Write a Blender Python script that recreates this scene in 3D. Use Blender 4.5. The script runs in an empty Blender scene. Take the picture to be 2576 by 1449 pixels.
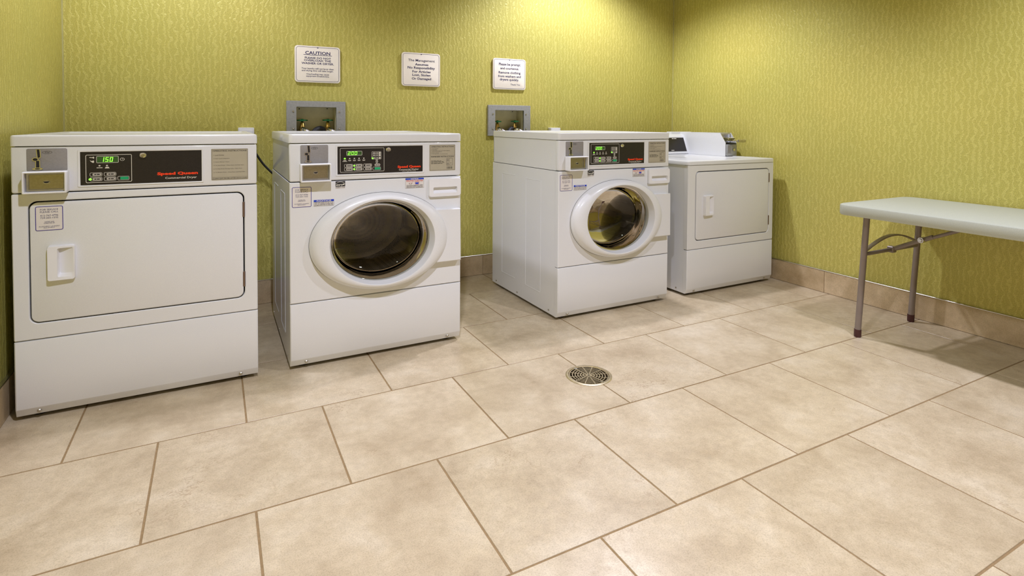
import bpy, bmesh, math, random
from mathutils import Matrix, Vector

random.seed(7)
S = bpy.context.scene
COL = S.collection

# ------------------------------------------------------------------ camera
cd = bpy.data.cameras.new('camera')
cam = bpy.data.objects.new('camera', cd)
COL.objects.link(cam)
F_PX, PY = 1417.23, 348.4
cd.sensor_fit = 'HORIZONTAL'
cd.sensor_width = 36.0
cd.lens = F_PX / 2576 * 36.0
cd.shift_y = -(724.5 - PY) / 2576
cd.clip_start = 0.02
yaw, pit, rol = (math.radians(a) for a in (27.826, 1.612, 0.303))
fw = Vector((math.sin(yaw) * math.cos(pit), math.cos(yaw) * math.cos(pit), -math.sin(pit)))
rt0 = Vector((math.cos(yaw), -math.sin(yaw), 0))
up0 = rt0.cross(fw)
rt = rt0 * math.cos(rol) + up0 * math.sin(rol)
up = -rt0 * math.sin(rol) + up0 * math.cos(rol)
M = Matrix((rt, up, -fw)).transposed().to_4x4()
M.translation = Vector((0.55, -2.2213, 0.9354))
cam.matrix_world = M
S.camera = cam

# ------------------------------------------------------------------ view, world, lights
vs = S.view_settings
vs.view_transform = 'Standard'
vs.look = 'None'
vs.gamma = 1.0
vs.use_curve_mapping = False
vs.exposure = 0.06
S.cycles.max_bounces = 6
S.cycles.diffuse_bounces = 3
S.cycles.glossy_bounces = 3
S.cycles.transparent_max_bounces = 8
S.cycles.adaptive_threshold = 0.04
S.cycles.adaptive_min_samples = 16
S.cycles.caustics_reflective = False
S.cycles.caustics_refractive = False
S.cycles.sample_clamp_indirect = 4.0

w = bpy.data.worlds.new('world')
S.world = w
w.use_nodes = True
w.node_tree.nodes['Background'].inputs[0].default_value = (1.0, 0.93, 0.8, 1)
w.node_tree.nodes['Background'].inputs[1].default_value = 0.1

CEIL = 2.3
# recessed downlights in two columns; third row added behind the camera as fill
for i, (lx, ly, e) in enumerate([(0.45, 0.20, 45), (2.6, 0.33, 78), (0.72, -1.62, 98), (2.6, -1.62, 70),
                                 (0.9, -3.4, 42), (2.6, -3.4, 42)]):
    ld = bpy.data.lights.new('downlight_and_fill', 'SPOT')
    ld.energy = e
    ld.color = (0.77, 0.775, 0.95)
    ld.energy *= 1.4
    ld.spot_size = math.radians(125)
    ld.spot_blend = 0.5
    ld.shadow_soft_size = 0.045
    lo = bpy.data.objects.new('downlight_and_fill', ld)
    COL.objects.link(lo)
    lo.location = (lx, ly, CEIL - 0.03)


# ------------------------------------------------------------------ materials
def srgb(r, g, b):
    f = lambda c: (c / 255) / 12.92 if c / 255 <= 0.04045 else ((c / 255 + 0.055) / 1.055) ** 2.4
    return (f(r), f(g), f(b), 1.0)


class NT:
    def __init__(self, name):
        self.m = bpy.data.materials.new(name)
        self.m.use_nodes = True
        self.t = self.m.node_tree
        self.b = self.t.nodes['Principled BSDF']
        self.out = self.t.nodes['Material Output']

    def n(self, typ, **kw):
        nd = self.t.nodes.new(typ)
        for k, v in kw.items():
            setattr(nd, k, v)
        return nd

    def l(self, a, b):
        self.t.links.new(a, b)

    def noise(self, vec, scale, detail=3, rough=0.5, dist=0.0):
        nd = self.n('ShaderNodeTexNoise')
        nd.inputs['Scale'].default_value = scale
        nd.inputs['Detail'].default_value = detail
        nd.inputs['Roughness'].default_value = rough
        nd.inputs['Distortion'].default_value = dist
        self.l(vec, nd.inputs['Vector'])
        return nd

    def ramp(self, fac, stops):
        nd = self.n('ShaderNodeValToRGB')
        cr = nd.color_ramp
        while len(cr.elements) < len(stops):
            cr.elements.new(0.5)
        for e, (p, c) in zip(cr.elements, stops):
            e.position = p
            e.color = c
        self.l(fac, nd.inputs[0])
        return nd

    def mix(self, fac, a, b, blend='MIX'):
        nd = self.n('ShaderNodeMix', data_type='RGBA', blend_type=blend)
        for sock, v in ((nd.inputs[0], fac), (nd.inputs[6], a), (nd.inputs[7], b)):
            if hasattr(v, 'is_output'):
                self.l(v, sock)
            elif isinstance(v, (int, float)):
                sock.default_value = v
            else:
                sock.default_value = v
        return nd.outputs[2]


def plain(name, col, rough=0.5, metal=0.0, var=0.04, scale=30, coat=0.0, bump=0.0, bscale=200, spec=0.5):
    """procedural material: base colour with a fine noise variation"""
    N = NT(name)
    tc = N.n('ShaderNodeTexCoord')
    nz = N.noise(tc.outputs['Object'], scale, 4)
    a = tuple(c * (1 - var) for c in col[:3]) + (1,)
    b = tuple(min(1, c * (1 + var)) for c in col[:3]) + (1,)
    r = N.ramp(nz.outputs['Fac'], [(0.3, a), (0.7, b)])
    N.l(r.outputs[0], N.b.inputs['Base Color'])
    N.b.inputs['Roughness'].default_value = rough
    N.b.inputs['Metallic'].default_value = metal
    N.b.inputs['Specular IOR Level'].default_value = spec
    N.b.inputs['Coat Weight'].default_value = coat
    N.b.inputs['Coat Roughness'].default_value = 0.08
    if bump:
        bz = N.noise(tc.outputs['Object'], bscale, 2)
        bp = N.n('ShaderNodeBump')
        bp.inputs['Strength'].default_value = bump
        bp.inputs['Distance'].default_value = 0.001
        N.l(bz.outputs['Fac'], bp.inputs['Height'])
        N.l(bp.outputs[0], N.b.inputs['Normal'])
    return N.m


def emit(name, col, strength):
    N = NT(name)
    N.b.inputs['Base Color'].default_value = (0.01, 0.01, 0.01, 1)
    N.b.inputs['Emission Color'].default_value = col
    N.b.inputs['Emission Strength'].default_value = strength
    return N.m


def wall_material():
    N = NT('olive_wallpaper')
    tc = N.n('ShaderNodeTexCoord')
    sep = N.n('ShaderNodeSeparateXYZ')
    N.l(tc.outputs['Object'], sep.inputs[0])
    add = N.n('ShaderNodeMath', operation='ADD')           # x+y runs along any of the walls
    N.l(sep.outputs[0], add.inputs[0]); N.l(sep.outputs[1], add.inputs[1])
    com = N.n('ShaderNodeCombineXYZ')
    N.l(add.outputs[0], com.inputs[0]); N.l(sep.outputs[2], com.inputs[1])
    # vertical wavy ridges about 16 mm apart, pushed sideways by a noise
    mp = N.n('ShaderNodeMapping')
    mp.inputs['Scale'].default_value = (34, 26, 1)
    N.l(com.outputs[0], mp.inputs[0])
    nz = N.noise(mp.outputs[0], 1.0, 3, 0.55, 0.0)
    m1 = N.n('ShaderNodeMath', operation='MULTIPLY_ADD'); N.l(add.outputs[0], m1.inputs[0]); m1.inputs[1].default_value = 265.0
    m0 = N.n('ShaderNodeMath', operation='MULTIPLY'); N.l(nz.outputs['Fac'], m0.inputs[0]); m0.inputs[1].default_value = 15.0
    N.l(m0.outputs[0], m1.inputs[2])
    m2 = N.n('ShaderNodeMath', operation='SINE'); N.l(m1.outputs[0], m2.inputs[0])
    m3 = N.n('ShaderNodeMath', operation='MULTIPLY_ADD'); N.l(m2.outputs[0], m3.inputs[0]); m3.inputs[1].default_value = .5; m3.inputs[2].default_value = .5
    ridge = N.ramp(m3.outputs[0], [(0.45, (0, 0, 0, 1)), (0.95, (1, 1, 1, 1))])
    fine = N.noise(com.outputs[0], 290, 4, 0.65)
    big = N.noise(com.outputs[0], 2.2, 3)
    c1 = N.mix(ridge.outputs[0], srgb(203, 194, 104), srgb(216, 207, 118))
    fr = N.ramp(fine.outputs['Fac'], [(0.34, (0.74, 0.73, 0.62, 1)), (0.68, (1.16, 1.16, 1.16, 1))])
    c2 = N.mix(1.0, c1, fr.outputs[0], 'MULTIPLY')
    br = N.ramp(big.outputs['Fac'], [(0.3, (0.95, 0.97, 0.95, 1)), (0.7, (1.04, 1.02, 1.0, 1))])
    c3 = N.mix(1.0, c2, br.outputs[0], 'MULTIPLY')
    N.l(c3, N.b.inputs['Base Color'])
    N.b.inputs['Roughness'].default_value = 0.42
    N.b.inputs['Metallic'].default_value = 0.1
    N.b.inputs['Specular IOR Level'].default_value = 0.5
    h = N.n('ShaderNodeMath', operation='ADD')
    hm = N.n('ShaderNodeMath', operation='MULTIPLY'); N.l(fine.outputs['Fac'], hm.inputs[0]); hm.inputs[1].default_value = 0.25
    N.l(ridge.outputs[0], h.inputs[0]); N.l(hm.outputs[0], h.inputs[1])
    bp = N.n('ShaderNodeBump')
    bp.inputs['Strength'].default_value = 0.45
    bp.inputs['Distance'].default_value = 0.0016
    N.l(h.outputs[0], bp.inputs['Height'])
    N.l(bp.outputs[0], N.b.inputs['Normal'])
    return N.m


def tile_material(name, cols, rough=0.33):
    N = NT(name)
    tc = N.n('ShaderNodeTexCoord')
    oi = N.n('ShaderNodeObjectInfo')
    sc = N.n('ShaderNodeVectorMath', operation='SCALE')
    cb = N.n('ShaderNodeCombineXYZ')
    for k in range(3):
        N.l(oi.outputs['Random'], cb.inputs[k])
    N.l(cb.outputs[0], sc.inputs[0]); sc.inputs['Scale'].default_value = 37.0
    ad = N.n('ShaderNodeVectorMath', operation='ADD')
    N.l(tc.outputs['Object'], ad.inputs[0]); N.l(sc.outputs[0], ad.inputs[1])
    v = ad.outputs[0]
    n1 = N.noise(v, 5.5, 7, 0.62, 0.3)
    n2 = N.noise(v, 38, 5, 0.6)
    n3 = N.noise(v, 330, 3, 0.6)
    base = N.ramp(n1.outputs['Fac'], [(0.28, cols[0]), (0.52, cols[1]), (0.75, cols[2])])
    f2 = N.ramp(n2.outputs['Fac'], [(0.3, (0.90, 0.89, 0.87, 1)), (0.65, (1.04, 1.04, 1.04, 1))])
    c = N.mix(1.0, base.outputs[0], f2.outputs[0], 'MULTIPLY')
    f3 = N.ramp(n3.outputs['Fac'], [(0.30, (0.80, 0.79, 0.74, 1)), (0.50, (1, 1, 1, 1)), (0.72, (1.09, 1.09, 1.08, 1))])
    c = N.mix(1.0, c, f3.outputs[0], 'MULTIPLY')
    # thin veins that appear in patches
    nv = N.noise(v, 4.5, 5, 0.66, 0.25)
    s1 = N.n('ShaderNodeMath', operation='SUBTRACT'); N.l(nv.outputs['Fac'], s1.inputs[0]); s1.inputs[1].default_value = 0.5
    s2 = N.n('ShaderNodeMath', operation='ABSOLUTE'); N.l(s1.outputs[0], s2.inputs[0])
    vein = N.ramp(s2.outputs[0], [(0.0, (1, 1, 1, 1)), (0.008, (0, 0, 0, 1))])
    pm = N.noise(v, 3.0, 2)
    pr = N.ramp(pm.outputs['Fac'], [(0.55, (0, 0, 0, 1)), (0.68, (1, 1, 1, 1))])
    vm = N.n('ShaderNodeMath', operation='MULTIPLY'); N.l(vein.outputs[0], vm.inputs[0]); N.l(pr.outputs[0], vm.inputs[1])
    vk = N.n('ShaderNodeMath', operation='MULTIPLY'); N.l(vm.outputs[0], vk.inputs[0]); vk.inputs[1].default_value = 0.55
    c = N.mix(vk.outputs[0], c, srgb(150, 122, 90))
    # per tile tone
    tn = N.ramp(oi.outputs['Random'], [(0.0, (0.96, 0.955, 0.95, 1)), (1.0, (1.03, 1.03, 1.03, 1))])
    c = N.mix(1.0, c, tn.outputs[0], 'MULTIPLY')
    N.l(c, N.b.inputs['Base Color'])
    rr_ = N.ramp(n2.outputs['Fac'], [(0.3, (rough + .08,) * 3 + (1,)), (0.7, (rough - .05,) * 3 + (1,))])
    N.l(rr_.outputs[0], N.b.inputs['Roughness'])
    bp = N.n('ShaderNodeBump')
    bp.inputs['Strength'].default_value = 0.12
    bp.inputs['Distance'].default_value = 0.001
    N.l(n2.outputs['Fac'], bp.inputs['Height'])
    N.l(bp.outputs[0], N.b.inputs['Normal'])
    return N.m


def glass_material():
    N = NT('door_glass')
    tr = N.n('ShaderNodeBsdfTransparent'); tr.inputs[0].default_value = (0.78, 0.78, 0.73, 1)
    gl = N.n('ShaderNodeBsdfGlossy'); gl.inputs['Roughness'].default_value = 0.015; gl.inputs['Color'].default_value = (0.66, 0.62, 0.56, 1)
    tc = N.n('ShaderNodeTexCoord')
    nz = N.noise(tc.outputs['Object'], 9, 2)
    bp = N.n('ShaderNodeBump'); bp.inputs['Strength'].default_value = 0.25; bp.inputs['Distance'].default_value = 0.01
    N.l(nz.outputs['Fac'], bp.inputs['Height']); N.l(bp.outputs[0], gl.inputs['Normal'])
    lw = N.n('ShaderNodeFresnel'); lw.inputs['IOR'].default_value = 1.62
    mx = N.n('ShaderNodeMixShader')
    N.l(lw.outputs[0], mx.inputs[0]); N.l(tr.outputs[0], mx.inputs[1]); N.l(gl.outputs[0], mx.inputs[2])
    N.l(mx.outputs[0], N.out.inputs[0])
    return N.m


def drum_material():
    N = NT('perforated_steel')
    tc = N.n('ShaderNodeTexCoord')
    vo = N.n('ShaderNodeTexVoronoi'); vo.inputs['Scale'].default_value = 150; vo.inputs['Randomness'].default_value = 0.15
    N.l(tc.outputs['Object'], vo.inputs['Vector'])
    c = N.ramp(vo.outputs['Distance'], [(0.28, (0.012, 0.011, 0.01, 1)), (0.36, (0.40, 0.35, 0.27, 1))])
    N.l(c.outputs[0], N.b.inputs['Base Color'])
    N.b.inputs['Metallic'].default_value = 0.9
    N.b.inputs['Roughness'].default_value = 0.3
    return N.m


WALL = wall_material()
TILE = tile_material('travertine_floor_tile', [srgb(180, 161, 130), srgb(202, 185, 154), srgb(217, 203, 176)])
BTILE = tile_material('travertine_base_tile', [srgb(184, 160, 122), srgb(206, 184, 148), srgb(222, 202, 168)], 0.4)
GROUT = plain('brown_grout', srgb(146, 121, 84), 0.9, var=0.12, scale=120)
BEIGE = plain('beige_wall_paint', srgb(196, 182, 158), 0.8)
CEILM = plain('ceiling_paint', srgb(186, 182, 172), 0.9)
WHITE = plain('white_enamel', srgb(230, 231, 230), 0.35, var=0.035, scale=520, coat=0.6, bump=0.03, bscale=420)
PLASTIC = plain('white_plastic', srgb(236, 236, 236), 0.4, var=0.01)
BLACKP = plain('black_faceplate', (0.016, 0.012, 0.010, 1), 0.35, var=0.35, scale=420)
DARK = plain('dark_gap', (0.012, 0.010, 0.009, 1), 0.8)
RUBBER = plain('black_rubber', (0.02, 0.019, 0.02, 1), 0.55)
GASKET = plain('grey_gasket', (0.16, 0.16, 0.15, 1), 0.6)
CHROME = plain('chrome', (0.75, 0.74, 0.72, 1), 0.12, 1.0)
STEEL = plain('brushed_steel', (0.52, 0.5, 0.46, 1), 0.3, 1.0, var=0.1, scale=60)
GALV = plain('galvanised_grey', srgb(168, 168, 164), 0.5, 0.2, var=0.1, scale=90)
GALVIN = plain('galvanised_wall_reflection', srgb(226, 218, 178), 0.45, 0.1, var=0.08, scale=25)  # yellowish reflection of the wall painted into the recess metal
COINPL = plain('grey_coin_plate', srgb(150, 146, 142), 0.5, 0.2, var=0.05, scale=200)
COIND = plain('olive_reflection_coin_door', (0.42, 0.38, 0.26, 1), 0.3, 1.0, var=0.08, scale=150)  # plain metal, olive reflection of the wall put into its colour
CARD = plain('tan_instruction_card', srgb(178, 170, 146), 0.6, var=0.03)
INK = plain('dark_ink', (0.02, 0.018, 0.016, 1), 0.7)
NAVY = plain('navy_ink', srgb(38, 36, 92), 0.6)
PURPLE = plain('purple_border_ink', srgb(56, 40, 140), 0.6)
BLUE = plain('blue_notice_ink', srgb(22, 62, 190), 0.5)
RED = plain('red_brand_ink', srgb(250, 66, 20), 0.45)
REDI = plain('red_notice_ink', srgb(200, 60, 60), 0.5)
SIGN = plain('cream_sign_plastic', srgb(253, 244, 226), 0.45, var=0.015)
STICK = plain('white_sticker_paper', srgb(228, 222, 214), 0.5, var=0.01)
PRINTW = plain('white_print', srgb(226, 222, 208), 0.5)
GREY_BTN = plain('grey_button', srgb(186, 180, 168), 0.5)
GREEN_BTN = plain('green_button', srgb(24, 170, 110), 0.45)
LEDG = emit('green_led_digit', (0.25, 1.0, 0.05, 1), 1.8)
DISPG = emit('green_display_glow', (0.03, 0.10, 0.005, 1), 0.55)
GREENV = plain('green_valve_handle', srgb(18, 110, 62), 0.35)
BRASS = plain('brass', (0.62, 0.42, 0.12, 1), 0.3, 1.0, var=0.1, scale=80)
DRAINM = plain('nickel_brass_drain', (0.72, 0.62, 0.42, 1), 0.35, 1.0, var=0.12, scale=120)
HOSE = plain('braided_hose', (0.75, 0.7, 0.68, 1), 0.35, 0.5, var=0.25, scale=300)
REDTAG = plain('red_tag', srgb(225, 50, 25), 0.5)
LEG = plain('grey_leg_enamel', srgb(142, 130, 122), 0.4, 0.3)
FOOTC = plain('dark_red_foot_cap', srgb(72, 36, 34), 0.5)
TABLE = plain('speckled_table_plastic', srgb(186, 190, 176), 0.45, var=0.08, scale=420, bump=0.25, bscale=350)
TRIM = plain('metal_edge_trim', (0.78, 0.76, 0.72, 1), 0.3, 1.0)
CAULK = plain('corner_caulk', srgb(190, 184, 120), 0.6)
HINGEM = plain('bronze_hinge', srgb(120, 100, 84), 0.4, 0.6)
HINGEB = plain('brown_hinge_strip', srgb(96, 66, 46), 0.6)
GLASS = glass_material()
DRUM = drum_material()


# ------------------------------------------------------------------ mesh helpers
def to_mesh(bm, name, smooth=True, ang=35):
    bmesh.ops.recalc_face_normals(bm, faces=bm.faces)
    me = bpy.data.meshes.new(name)
    bm.to_mesh(me)
    bm.free()
    if smooth:
        for p in me.polygons:
            p.use_smooth = True
        me.set_sharp_from_angle(angle=math.radians(ang))
    return me


def obj(name, me, mat, parent=None, loc=None):
    if isinstance(me, bmesh.types.BMesh):
        me = to_mesh(me, name)
    if mat is not None and len(me.materials) == 0:
        me.materials.append(mat)
    o = bpy.data.objects.new(name, me)
    COL.objects.link(o)
    if parent is not None:
        o.parent = parent
    if loc is not None:
        o.location = loc
    return o


def thing(name, loc, label, cat, group=None):
    o = bpy.data.objects.new(name, None)
    COL.objects.link(o)
    o.empty_display_size = 0.1
    o.location = loc
    o['label'] = label
    o['category'] = cat
    if group:
        o['group'] = group
    return o


def tag(o, label, cat, group=None):
    o['label'] = label
    o['category'] = cat
    if group:
        o['group'] = group
    return o


def struct(o):
    o['kind'] = 'structure'
    return o


def B():
    return bmesh.new()


def box(bm, x0, x1, y0, y1, z0, z1, r=0.0, seg=2):
    t = bmesh.new()
    bmesh.ops.create_cube(t, size=1.0)
    for v in t.verts:
        v.co = Vector((x0 + (v.co.x + .5) * (x1 - x0), y0 + (v.co.y + .5) * (y1 - y0), z0 + (v.co.z + .5) * (z1 - z0)))
    if r > 0:
        bmesh.ops.bevel(t, geom=list(t.edges), offset=r, segments=seg, profile=0.5, affect='EDGES', clamp_overlap=True)
    add_bm(bm, t)
    return bm


def add_bm(bm, t):
    me = bpy.data.meshes.new('tmp')
    t.to_mesh(me)
    t.free()
    bm.from_mesh(me)
    bpy.data.meshes.remove(me)


def loft(bm, loops, cap0=False, cap1=False, closed=True):
    vl = [[bm.verts.new(p) for p in lp] for lp in loops]
    n = len(loops[0])
    for a, b in zip(vl[:-1], vl[1:]):
        for i in range(n if closed else n - 1):
            j = (i + 1) % n
            bm.faces.new((a[i], a[j], b[j], b[i]))
    if cap0:
        bm.faces.new(vl[0])
    if cap1:
        bm.faces.new(list(reversed(vl[-1])))
    return bm


def rr(x0, x1, z0, z1, r, n=5):
    """rounded rectangle, 2-D loop"""
    pts = []
    for cx, cz, a0 in ((x1 - r, z1 - r, 0), (x0 + r, z1 - r, 90), (x0 + r, z0 + r, 180), (x1 - r, z0 + r, 270)):
        for k in range(n + 1):
            a = math.radians(a0 + 90 * k / n)
            pts.append((cx + r * math.cos(a), cz + r * math.sin(a)))
    return pts


def ell(cx, cz, ax, az, n=72):
    return [(cx + ax * math.cos(2 * math.pi * k / n), cz + az * math.sin(2 * math.pi * k / n)) for k in range(n)]


def at_y(lp, y):
    return [(x, y, z) for x, z in lp]


def at_z(lp, z):
    return [(x, y, z) for x, y in lp]


def plate(bm, x0, x1, z0, z1, yf, yb, r=0.003, c=0.0, n=4):
    """plate facing -Y"""
    lps = []
    if c > 0:
        lps.append(at_y(rr(x0 + c, x1 - c, z0 + c, z1 - c, max(r - c, 0.0003), n), yf))
        lps.append(at_y(rr(x0 + c * .29, x1 - c * .29, z0 + c * .29, z1 - c * .29, max(r - c * .29, 0.0003), n), yf + c * .29))
        lps.append(at_y(rr(x0, x1, z0, z1, r, n), yf + c))
    else:
        lps.append(at_y(rr(x0, x1, z0, z1, r, n), yf))
    lps.append(at_y(rr(x0, x1, z0, z1, r, n), yb))
    return loft(bm, lps, True, True)


def frame(bm, o, i, yf, yb, c=0.0, n=4):
    """frame facing -Y: o and i are (x0,x1,z0,z1,r)"""
    ox0, ox1, oz0, oz1, orr = o
    ix0, ix1, iz0, iz1, ir = i
    lps = [at_y(rr(*o, n), yb), at_y(rr(*o, n), yf + c)]
    if c:
        lps.append(at_y(rr(ox0 + c, ox1 - c, oz0 + c, oz1 - c, max(orr - c, .0003), n), yf))
        lps.append(at_y(rr(ix0 - c, ix1 + c, iz0 - c, iz1 + c, ir + c, n), yf))
    lps += [at_y(rr(*i, n), yf + c), at_y(rr(*i, n), yb)]
    lps.append(lps[0])
    return loft(bm, lps)


def poly(bm, pts, yf, yb):
    """prism facing -Y from a 2-D polygon"""
    return loft(bm, [at_y(pts, yf), at_y(pts, yb)], True, True)


def disc(bm, cx, cz, ax, az, yf, yb, n=20, dome=0.0):
    lps = [at_y(ell(cx, cz, ax, az, n), yb), at_y(ell(cx, cz, ax, az, n), yf)]
    if dome:
        lps.append(at_y(ell(cx, cz, ax * .6, az * .6, n), yf - dome))
    return loft(bm, lps, True, True)


def tube(bm, pts, r, n=10, cap=True):
    """swept tube with per-point radius along a polyline"""
    P = [Vector(p) for p in pts]
    rs = r if isinstance(r, (list, tuple)) else [r] * len(P)
    loops = []
    prev = None
    for i, p in enumerate(P):
        d = (P[min(i + 1, len(P) - 1)] - P[max(i - 1, 0)]).normalized()
        if prev is None:
            u = d.orthogonal().normalized()
        else:
            u = (prev - d * prev.dot(d)).normalized()
        prev = u
        v = d.cross(u)
        loops.append([p + (u * math.cos(2 * math.pi * k / n) + v * math.sin(2 * math.pi * k / n)) * rs[i] for k in range(n)])
    return loft(bm, loops, cap, cap)


def spline(ctrl, n=8):
    """Catmull-Rom through control points"""
    P = [Vector(p) for p in ctrl]
    P = [2 * P[0] - P[1]] + P + [2 * P[-1] - P[-2]]
    out = []
    for i in range(1, len(P) - 2):
        a, b, c, d = P[i - 1:i + 3]
        for k in range(n):
            t = k / n
            out.append(0.5 * ((2 * b) + (c - a) * t + (2 * a - 5 * b + 4 * c - d) * t * t + (3 * b - a - 3 * c + d) * t ** 3))
    out.append(P[-2])
    return out


def rect_ell_loops(x0, x1, z0, z1, cx, cz, ax, az, n=72):
    """matching loops: rectangle boundary and ellipse seen from the same centre"""
    angs = [2 * math.pi * k / n for k in range(n)]
    for X, Z in ((x0, z0), (x0, z1), (x1, z0), (x1, z1)):
        angs.append(math.atan2((Z - cz), (X - cx)) % (2 * math.pi))
    angs = sorted(set(round(a, 6) for a in angs))
    R, E_ = [], []
    for a in angs:
        c, s = math.cos(a), math.sin(a)
        t = min(((x1 - cx) / c if c > 1e-9 else (x0 - cx) / c if c < -1e-9 else 1e9),
                ((z1 - cz) / s if s > 1e-9 else (z0 - cz) / s if s < -1e-9 else 1e9))
        R.append((cx + t * c, cz + t * s))
        k = 1 / math.sqrt((c / ax) ** 2 + (s / az) ** 2)
        E_.append((cx + k * c, cz + k * s))
    return R, E_


_fc = bpy.data.curves.new('lettering_curve', 'FONT')
_fo = bpy.data.objects.new('lettering_curve', _fc)
COL.objects.link(_fo)
_fc.resolution_u = 2


def text(bm, s, x0, x1, z0, z1, y, bold=0.0, shear=0.0):
    """flat lettering facing -Y, fitted into a box"""
    _fc.body = s
    _fc.offset = bold
    _fc.shear = shear
    bpy.context.view_layer.update()
    me = _fo.evaluated_get(bpy.context.evaluated_depsgraph_get()).to_mesh()
    xs = [v.co.x for v in me.vertices]
    zs = [v.co.y for v in me.vertices]
    if not xs:
        return
    ax, bx, az, bz = min(xs), max(xs), min(zs), max(zs)
    vm = [bm.verts.new((x0 + (v.co.x - ax) / (bx - ax) * (x1 - x0), y, z0 + (v.co.y - az) / (bz - az) * (z1 - z0))) for v in me.vertices]
    for p in me.polygons:
        try:
            bm.faces.new([vm[i] for i in p.vertices])
        except ValueError:
            pass
    _fo.to_mesh_clear()


def tmesh(bm, name):
    """mesh of flat print, normals to -Y"""
    for f in bm.faces:
        f.normal_update()
        if f.normal.y > 0:
            f.normal_flip()
    me = bpy.data.meshes.new(name)
    bm.to_mesh(me)
    bm.free()
    return me


def greek(bm, x0, x1, z0, z1, y, words):
    """print too small to read: broken bars, word lengths as given"""
    tot = sum(words) + 0.6 * (len(words) - 1)
    k = (x1 - x0) / tot
    x = x0
    for wd in words:
        q = [(x, z0), (x + wd * k, z0), (x + wd * k, z1), (x, z1)]
        bm.faces.new([bm.verts.new((a, y, b)) for a, b in q])
        x += (wd + .6) * k


SEG = {'0': 'abcdef', '1': 'bc', '2': 'abged', '5': 'afgcd'}


def seven(bm, s, x0, x1, z0, z1, y):
    n = len(s)
    wd = (x1 - x0) / n
    h = z1 - z0
    t = h * 0.15
    for i, ch in enumerate(s):
        a = x0 + i * wd + wd * .14
        b = x0 + (i + 1) * wd - wd * .14
        segs = {'a': (a, b, z1 - t, z1), 'g': (a, b, z0 + h / 2 - t / 2, z0 + h / 2 + t / 2), 'd': (a, b, z0, z0 + t),
                'f': (a, a + t, z0 + h / 2, z1), 'b': (b - t, b, z0 + h / 2, z1), 'e': (a, a + t, z0, z0 + h / 2), 'c': (b - t, b, z0, z0 + h / 2)}
        for k in SEG[ch]:
            p, q, r_, s_ = segs[k]
            sh = lambda z: (z - z0) * 0.14
            bm.faces.new([bm.verts.new((X + sh(Z), y, Z)) for X, Z in ((p, r_), (q, r_), (q, s_), (p, s_))])


# ------------------------------------------------------------------ room shell
XL, XR, YB, YF = -0.0425, 3.5468, 0.9157, -4.2
PX, PYT = 0.4585, 0.4495          # tile pitch
DRX, DRY, DRR = 1.769, -0.5314, 0.0855

# floor: grout bed with the hole of the drain, the tiles are its children
bm = B()
fx0, fx1, fy0, fy1 = XL - .1, XR + .1, YF - .1, YB + .1
hx0, hx1, hy0, hy1 = DRX - .12, DRX + .12, DRY - .12, DRY + .12
for a, b, c, d in ((fx0, hx0, fy0, fy1), (hx1, fx1, fy0, fy1), (hx0, hx1, fy0, hy0), (hx0, hx1, hy1, fy1)):
    bm.faces.new([bm.verts.new(p) for p in ((a, c, -.0014), (b, c, -.0014), (b, d, -.0014), (a, d, -.0014))])
Rl, El = rect_ell_loops(hx0, hx1, hy0, hy1, DRX, DRY, DRR - .006, DRR - .006, 40)
loft(bm, [at_z(Rl, -.0014), at_z(El, -.0014), at_z(El, -.06)], False, True)
for f in bm.faces:
    f.normal_update()
me = bpy.data.meshes.new('floor')
bm.to_mesh(me)
bm.free()
floor = struct(obj('floor', me, GROUT))

GAP = 0.0026
tile_cache = {}


def tile_mesh(wx, wy):
    key = (round(wx, 4), round(wy, 4))
    if key not in tile_cache:
        b = B()
        c = 0.0007
        lp = lambda k: [(-wx / 2 + k, -wy / 2 + k), (wx / 2 - k, -wy / 2 + k), (wx / 2 - k, wy / 2 - k), (-wx / 2 + k, wy / 2 - k)]
        loft(b, [at_z(lp(c), 0.0), at_z(lp(0), -c), at_z(lp(0), -.008)], True, True)
        m = to_mesh(b, 'tile', False)
        m.materials.append(TILE)
        tile_cache[key] = m
    return tile_cache[key]


def notch_tile(x0, x1, y0, y1, side):
    b = B()
    pts = []
    r_ = DRR - .004
    if side < 0:
        a0 = math.acos((x1 - DRX) / r_)
        arc = [2 * math.pi - a0 - (2 * math.pi - 2 * a0) * k / 18 for k in range(19)]
        pts = [(x0, y0), (x1, y0)] + [(DRX + r_ * math.cos(a), DRY + r_ * math.sin(a)) for a in arc] + [(x1, y1), (x0, y1)]
    else:
        a0 = math.acos((x0 - DRX) / r_)
        arc = [a0 - 2 * a0 * k / 18 for k in range(19)]
        pts = [(x1, y1), (x0, y1)] + [(DRX + r_ * math.cos(a), DRY + r_ * math.sin(a)) for a in arc] + [(x0, y0), (x1, y0)]
    cx, cy = (x0 + x1) / 2, (y0 + y1) / 2
    pts = [(x - cx, y - cy) for x, y in pts]
    loft(b, [at_z(pts, 0.0), at_z(pts, -.008)], True, True)
    m = to_mesh(b, 'tile', False)
    m.materials.append(TILE)
    return m, (cx, cy, 0)


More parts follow.
